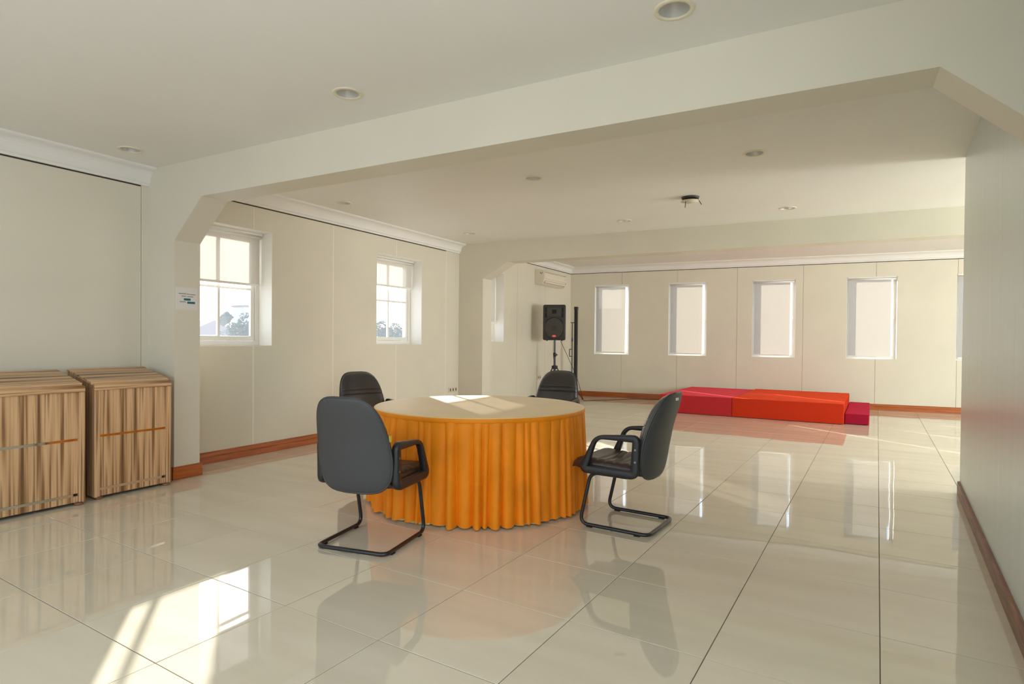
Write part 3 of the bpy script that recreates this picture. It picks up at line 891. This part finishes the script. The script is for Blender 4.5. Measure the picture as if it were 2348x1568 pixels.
# ------------------------------------------------------------------ red stage
SRZ = R(-2.2)
def platform(name, loc, sx, sy, h, mt, label, group, seam=None):
    root = tag(empty(name, loc, SRZ), label, 'stage', group)
    MB().box((0, 0, 0.006), (sx, sy, h)).build('carpet_cover', mt, root, bevel=0.008, segs=3)
    for x in (.06, sx - .06):
        for y in (.06, sy - .06):
            MB().box((x - .03, y - .03, 0), (x + .03, y + .03, .006)).build('foot', M['rubber'], root)
    return root
platform('stage_platform', (-1.640, 10.735, 0), 1.672, 2.44, 0.322, M['carpet_red'], 'scarlet carpeted stage platform, the right-hand one beside the low step', 'carpeted stage modules')
platform('stage_platform', (-2.885, 10.785, 0), 1.24, 2.22, 0.322, M['carpet_pink'], 'crimson carpeted stage platform, the left-hand one behind the plastic-wrapped chair', 'carpeted stage modules')
tag(platform('stage_step', (0.045, 10.79, 0), 0.325, 2.25, 0.165, M['carpet_step'], 'low magenta-red carpeted step along the right side of the stage', None), 'low magenta-red carpeted step along the right side of the stage', 'step')

# ------------------------------------------------------------------ loudspeaker on tripod
SP = (-5.10, 11.0)
srz = math.atan2(5.10 * 0.75, 11.0) - R(0)       # turned towards the middle of the room
st = tag(empty('speaker_stand', (SP[0], SP[1], 0), srz), 'black tripod stand under the loudspeaker in the far corner', 'stand')
MB().tube([(0, 0, 0.42), (0, 0, 1.284)], 0.0175, 14).build('pole', M['steel'], st)
MB().tube([(0, 0, 0.10), (0, 0, 0.98)], 0.023, 14).build('lower_tube', M['steel'], st)
MB().lathe([(0, .95), (.030, .95), (.032, 1.02), (.026, 1.03), (0, 1.03)], 16).build('collar', M['plastic'], st)
MB().tube([(0.02, 0, 0.99), (0.055, 0.0, 0.99)], [0.008, 0.016], 10).build('clamp_knob', M['plastic'], st)
MB().lathe([(0, .70), (.035, .70), (.062, .72), (.062, .765), (.03, .775), (0, .775)], 16).build('leg_hub', M['plastic'], st)
for kx in range(3):
    a = 2 * math.pi * kx / 3 + 0.5
    c, s = math.cos(a), math.sin(a)
    lg = MB().tube([(c * .05, s * .05, .735), (c * .42, s * .42, .022)], 0.012, 10).build('leg', M['steel'], st)
    MB().lathe([(0, 0), (.018, 0), (.018, .03), (0, .03)], 12, c=(c * .42, s * .42, 0)).build('rubber_foot', M['rubber'], lg)
    MB().tube([(0, 0, .16), (c * .22, s * .22, .40)], 0.007, 8).build('brace', M['steel'], st)
sp = tag(empty('loudspeaker', (SP[0], SP[1], 1.285), srz), 'black moulded loudspeaker with a red badge on a tripod by the air conditioner', 'speaker')
w, h, d = 0.235, 0.715, 0.36
b = MB().prism([(-w, -.17), (w, -.17), (w * .72, .19), (-w * .72, .19)], lambda p: (p[0], p[1], 0), lambda p: (p[0], p[1], h))
b.build('cabinet', M['speaker'], sp, bevel=0.035, segs=4)
# front baffle inset, grille disc, horn, ports
def front_plate(pts, y0, y1):
    return MB().prism(pts, lambda p: (p[0], y0, p[1]), lambda p: (p[0], y1, p[1]))
disc = [(0.188 * math.cos(2 * math.pi * q / 48), 0.245 + 0.205 * math.sin(2 * math.pi * q / 48)) for q in range(48)]
gr = front_plate(disc, -0.182, -0.165).build('woofer_grille', M['grille'], sp, bevel=0.006)
MB().add([(0.06 * math.cos(2 * math.pi * q / 24), -0.186, 0.245 + .06 * math.sin(2 * math.pi * q / 24)) for q in range(24)] +
         [(0.055 * math.cos(2 * math.pi * q / 24), -0.1825, 0.245 + .055 * math.sin(2 * math.pi * q / 24)) for q in range(24)],
         [(q, (q + 1) % 24, 24 + (q + 1) % 24, 24 + q) for q in range(24)] + [tuple(range(24))]).build('dust_cap', M['speaker'], gr)
ringp = [(0.200 * math.cos(2 * math.pi * q / 48), -0.172, 0.245 + 0.217 * math.sin(2 * math.pi * q / 48)) for q in range(48)]
MB().tube(ringp, 0.010, 8, closed=True).build('grille_rim', M['plastic'], sp)
# horn: flared frustum sunk into the front
hz = 0.565
outer = [(-.135, -.1725, hz - .08), (.135, -.1725, hz - .08), (.135, -.1725, hz + .085), (-.135, -.1725, hz + .085)]
inner = [(-.045, -.1765, hz - .03), (.045, -.1765, hz - .03), (.045, -.1765, hz + .05), (-.045, -.1765, hz + .05)]
MB().add(outer + inner, [(0, 1, 5, 4), (1, 2, 6, 5), (2, 3, 7, 6), (3, 0, 4, 7)]).build('horn_flare', M['grille'], sp)
MB().box((-.045, -.178, hz - .03), (.045, -.170, hz + .05)).build('horn_throat', M['hole'], sp, bevel=0.006)
for sx in (-1, 1):
    for z0, z1 in ((.455, .545), (.565, .655)):
        MB().box((sx * .150, -.176, z0), (sx * .182, -.165, z1)).build('bass_port', M['hole'], sp, bevel=0.006)
bz = front_plate([(0.042 * math.cos(2 * math.pi * q / 24), 0.085 + 0.026 * math.sin(2 * math.pi * q / 24)) for q in range(24)], -0.189, -0.178).build('badge', M['badge'], sp)
MB().box((-.028, -.191, .079), (.028, -.188, .091)).build('badge_lettering', M['badge_light'], bz)
for sx in (-1, 1):
    MB().lathe([(0, -.012), (.016, -.012), (.018, .005), (0, .005)], 12, c=(sx * .15, -.10, 0)).build('foot', M['rubber'], sp)

# cables from the speaker down and along the floor
cb = tag(empty('speaker_cable', (0, 0, 0)), 'thin black cable dropping from the loudspeaker and snaking along the back wall', 'cable')
def curve_pts(ps, n=10):
    ps = [Vector(p) for p in ps]; out = []
    for i in range(len(ps) - 1):
        p0, p1, p2, p3 = ps[max(0, i - 1)], ps[i], ps[i + 1], ps[min(len(ps) - 1, i + 2)]
        for q in range(n):
            t = q / n
            out.append(0.5 * ((2 * p1) + (p2 - p0) * t + (2 * p0 - 5 * p1 + 4 * p2 - p3) * t * t + (3 * p1 - p0 - 3 * p2 + p3) * t ** 3))
    return out + [ps[-1]]
MB().tube(curve_pts([(-5.02, 11.10, 1.272), (-4.97, 11.3, 1.0), (-4.86, 11.6, 0.5), (-4.80, 11.75, 0.10), (-4.78, 11.83, 0.008), (-4.63, 12.02, 0.006), (-4.30, 12.38, 0.006), (-4.04, 12.75, 0.006), (-3.64, 12.93, 0.006), (-3.2, 12.95, 0.006)]), 0.005, 8).build('floor_run', M['rubber'], cb)
MB().tube(curve_pts([(-5.17, 11.08, 1.272), (-5.175, 11.09, 1.0), (-5.16, 11.1, 0.80), (-5.19, 11.15, 0.5), (-5.25, 11.2, .12), (-5.35, 11.25, .008)]), 0.004, 8).build('drop', M['rubber'], cb)

# folded tripod screen leaning in the corner
sc = tag(empty('projection_screen', (-5.165, 12.25, 0)), 'folded black tripod projection screen standing upright in the back left corner', 'projection screen')
MB().box((-0.036, -0.03, 0.10), (0.034, 0.035, 1.98)).build('screen_case', M['plastic'], sc, bevel=0.008)
MB().box((-0.040, -0.034, 1.965), (0.038, 0.039, 2.035)).build('end_cap', M['mount_dark'], sc, bevel=0.006)
MB().tube([(-0.086, -0.01, 0.16), (-0.086, -0.01, 1.68)], 0.011, 10).build('post', M['steel'], sc)
MB().box((-0.125, -0.015, 1.672), (-0.030, 0.005, 1.690)).build('hanger_arm', M['steel'], sc)
MB().lathe([(0, 1.26), (.018, 1.26), (.018, 1.34), (0, 1.34)], 12, c=(-.086, -.01, 0)).build('lock_collar', M['blue'], sc)
MB().tube(fillet([(-.086, -.01, 1.09), (-.150, -.01, 1.09), (-.150, -.01, 0.93), (-.086, -.01, 0.93)], .012), 0.009, 8).build('carry_handle', M['steel'], sc)
for (x, y) in ((0.22, -0.12), (-0.10, -0.26), (-0.12, 0.22)):
    lg = MB().tube([(-0.06, 0, 0.30), (x, y, 0.014)], 0.011, 10).build('leg', M['steel'], sc)
    MB().lathe([(0, 0), (.014, 0), (.014, .024), (0, .024)], 10, c=(x, y, 0)).build('rubber_foot', M['rubber'], lg)

# ------------------------------------------------------------------ wall unit air conditioner
ac = tag(empty('air_conditioner', (XL, 11.02, 2.44)), 'ivory split-unit air conditioner high on the left wall of the farthest bay', 'air conditioner')
L = 1.14
pr = [(0, 0.0), (0.10, 0.0), (0.165, 0.018), (0.205, 0.075), (0.215, 0.13), (0.210, 0.245), (0.185, 0.285), (0.10, 0.30), (0, 0.30)]
MB().prism(pr, lambda p: (p[0], 0.0, p[1]), lambda p: (p[0], L, p[1])).build('housing', M['ac'], ac, bevel=0.006)
MB().prism([(0.212, 0.112), (0.222, 0.118), (0.217, 0.240), (0.206, 0.246)], lambda p: (p[0], 0.03, p[1]), lambda p: (p[0], L - .03, p[1])).build('front_panel', M['ac'], ac, bevel=0.003)
MB().prism([(0.198, 0.250), (0.2, 0.245), (0.213, 0.246), (0.209, 0.256)], lambda p: (p[0], 0.03, p[1]), lambda p: (p[0], L - .03, p[1])).build('intake_slot', M['ac_dark'], ac)
MB().prism([(0.172, 0.028), (0.186, 0.026), (0.212, 0.078), (0.202, 0.08)], lambda p: (p[0], 0.06, p[1]), lambda p: (p[0], L - .06, p[1])).build('louver', M['ac_dark'], ac)
MB().prism([(0.180, 0.040), (0.192, 0.038), (0.208, 0.070), (0.200, 0.071)], lambda p: (p[0] + .006, 0.07, p[1]), lambda p: (p[0] + .006, L - .07, p[1])).build('louver', M['ac'], ac, bevel=0.002)
MB().box((0.213, L - .075, 0.085), (0.219, L - .055, 0.10)).build('indicator', M['socket_dark'], ac)
MB().box((0.2195, L - .11, 0.15), (0.2215, L - .10, 0.19)).build('indicator', M['ac_dark'], ac)
lab = MB().box((0.115, -0.002, 0.19), (0.175, 0.0, 0.265)).build('sticker', M['paper'], ac)
for a_, b_ in (((0.120, 0.25), (0.140, 0.212)), ((0.170, 0.25), (0.150, 0.212))):
    MB().prism([(a_[0] - .006, a_[1]), (a_[0] + .006, a_[1]), (b_[0] + .006, b_[1]), (b_[0] - .006, b_[1])], lambda p: (p[0], -.0035, p[1]), lambda p: (p[0], -.002, p[1])).build('sticker_mark', M['socket_dark'], lab)

# sockets on the left wall
def socket_plate(y, z, n, lw, label):
    root = tag(empty('wall_socket', (XL, y, z)), label, 'socket', 'socket plates on the left wall')
    MB().box((0.0, 0, 0), (0.010, lw, 0.085)).build('plate', M['socket'], root, bevel=0.004)
    for q in range(n):
        yy = lw * (q + .5) / n
        MB().prism([(0.014 * math.cos(2 * math.pi * a / 14), 0.026 * math.sin(2 * math.pi * a / 14)) for a in range(14)],
                   lambda p: (0.0098, yy + p[0], .0425 + p[1]), lambda p: (0.0125, yy + p[0], .0425 + p[1])).build('outlet', M['socket_dark'], root)
    return root
socket_plate(7.945, 0.415, 3, 0.235, 'triple wall socket low on the left wall beside the second pier')
socket_plate(11.16, 0.46, 2, 0.16, 'small wall socket low on the left wall near the speaker stand')

# notice on the pier
nx = -5.1775
no = tag(empty('paper_notice', (nx, 3.156, 1.522)), 'white printed notice with two teal blocks on the near pier', 'notice')
MB().box((0.0004, 0, 0), (0.002, 0.208, 0.200)).build('sheet', M['paper'], no)
for (y0, y1, z0, z1, mt) in ((.030, .10, .139, .149, 'ink'), (.105, .13, .138, .147, 'ink'), (.135, .188, .136, .145, 'ink'), (.055, .100, .118, .127, 'ink'), (.108, .168, .116, .125, 'ink'),
                             (.078, .142, .084, .104, 'teal'), (.040, .098, .067, .076, 'ink'), (.110, .184, .056, .076, 'teal')):
    MB().box((0.0018, y0, z0), (0.0026, y1, z1)).build('print_line' if mt == 'ink' else 'teal_block', M[mt], no)

# ------------------------------------------------------------------ outdoors
structure(MB().box((-160, -80, -5.2), (XL - 0.37, 160, -5.0)).build('ground', M['ground']))
structure(MB().box((XL - 0.37, 13.9, -5.2), (80, 160, -5.0)).build('ground', M['ground']))
def tree(x, y, top, rad, seed, label):
    rn = random.Random(seed)
    base = -5.0
    root = tag(empty('leafy_tree', (x, y, base)), label, 'tree', 'trees beyond the left windows')
    hgt = top - base
    MB().tube([(0, 0, 0), (0.1, 0.05, hgt * .35), (0.0, 0.1, hgt * .8)], [0.22, 0.16, 0.06], 8).build('trunk', M['bark'], root)
    lobes = [(rn.gauss(0, rad * .45), rn.gauss(0, rad * .5), hgt - rad * .75 - abs(rn.gauss(0, rad * .7)), rad * rn.uniform(.35, .6)) for _ in range(13)]
    lobes.append((0, 0, hgt - rad * .5, rad * .5))
    b = MB()
    for (lx, ly, lz, lr) in lobes:
        for _ in range(300):
            v = Vector((rn.gauss(0, 1), rn.gauss(0, 1), rn.gauss(0, 1))).normalized() * lr * rn.uniform(.6, 1.0)
            c = Vector((lx, ly, lz)) + v
            a = Vector((rn.gauss(0, 1), rn.gauss(0, 1), rn.gauss(0, 1))).normalized()
            e = a.orthogonal().normalized(); s = rn.uniform(.10, .2)
            b.add([c - e * s * .5, c + a * s * .35, c + e * s * .5, c - a * s * .35], [(0, 1, 2, 3)])
    cr = b.build('crown', M['leaf'], root); cr['kind'] = 'stuff'
    return root
tree(-33, 24.85, 2.95, 1.3, 3, 'leafy tree in front of the tall block, through the nearest paned window')
tree(-37.5, 26.5, 3.1, 0.42, 4, 'thin leafy tree beside the gabled house, through the nearest paned window')
tree(-30, 34.0, 2.7, 1.0, 5, 'dark leafy tree at the left of the second paned window')
tree(-42, 49.8, 3.15, 1.2, 6, 'pale rounded tree farther off at the right of the second paned window')
hs = tag(empty('far_house', (-46, 31.1, -5)), 'small far house with a gabled roof beyond the nearest paned window', 'house')
MB().box((-.8, -2.6, 0), (.8, 1.6, 6.6)).build('wall', M['house_wall'], hs)
MB().prism([(-3.1, 6.55), (2.1, 6.55), (-0.3, 7.75)], lambda p: (-1.0, p[0], p[1]), lambda p: (1.0, p[0], p[1])).build('roof', M['house_roof'], hs)
bl = tag(empty('far_block', (-46, 34.2, -5)), 'tall flat-topped far building rising behind the trees', 'building')
MB().box((-.8, -0.5, 0), (.8, 4, 9.0)).build('wall', M['house_wall'], bl)
MB().box((-.9, -0.6, 9.0), (.9, 4.2, 9.15)).build('parapet', M['house_roof'], bl)
nb = tag(empty('neighbour_building', (0, 19, -5)), 'pale neighbouring building seen dimly through the closed back blinds', 'building')
MB().box((-6.4, 0, 0), (5, 6, 8.4)).build('wall', M['block_wall'], nb)
MB().box((-6.55, -0.15, 8.4), (5.1, 6.1, 8.6)).build('parapet', M['house_wall'], nb)
for i in range(5):
    for z in (1.3, 4.4):
        MB().box((-5.4 + 2.1 * i, -.06, z), (-4.2 + 2.1 * i, .0, z + 1.4)).build('window', M['block_dark'], nb)
MB().box((-9.5, 0.5, 0), (-6.4, 6, 7.4)).build('annex', M['house_wall'], nb)
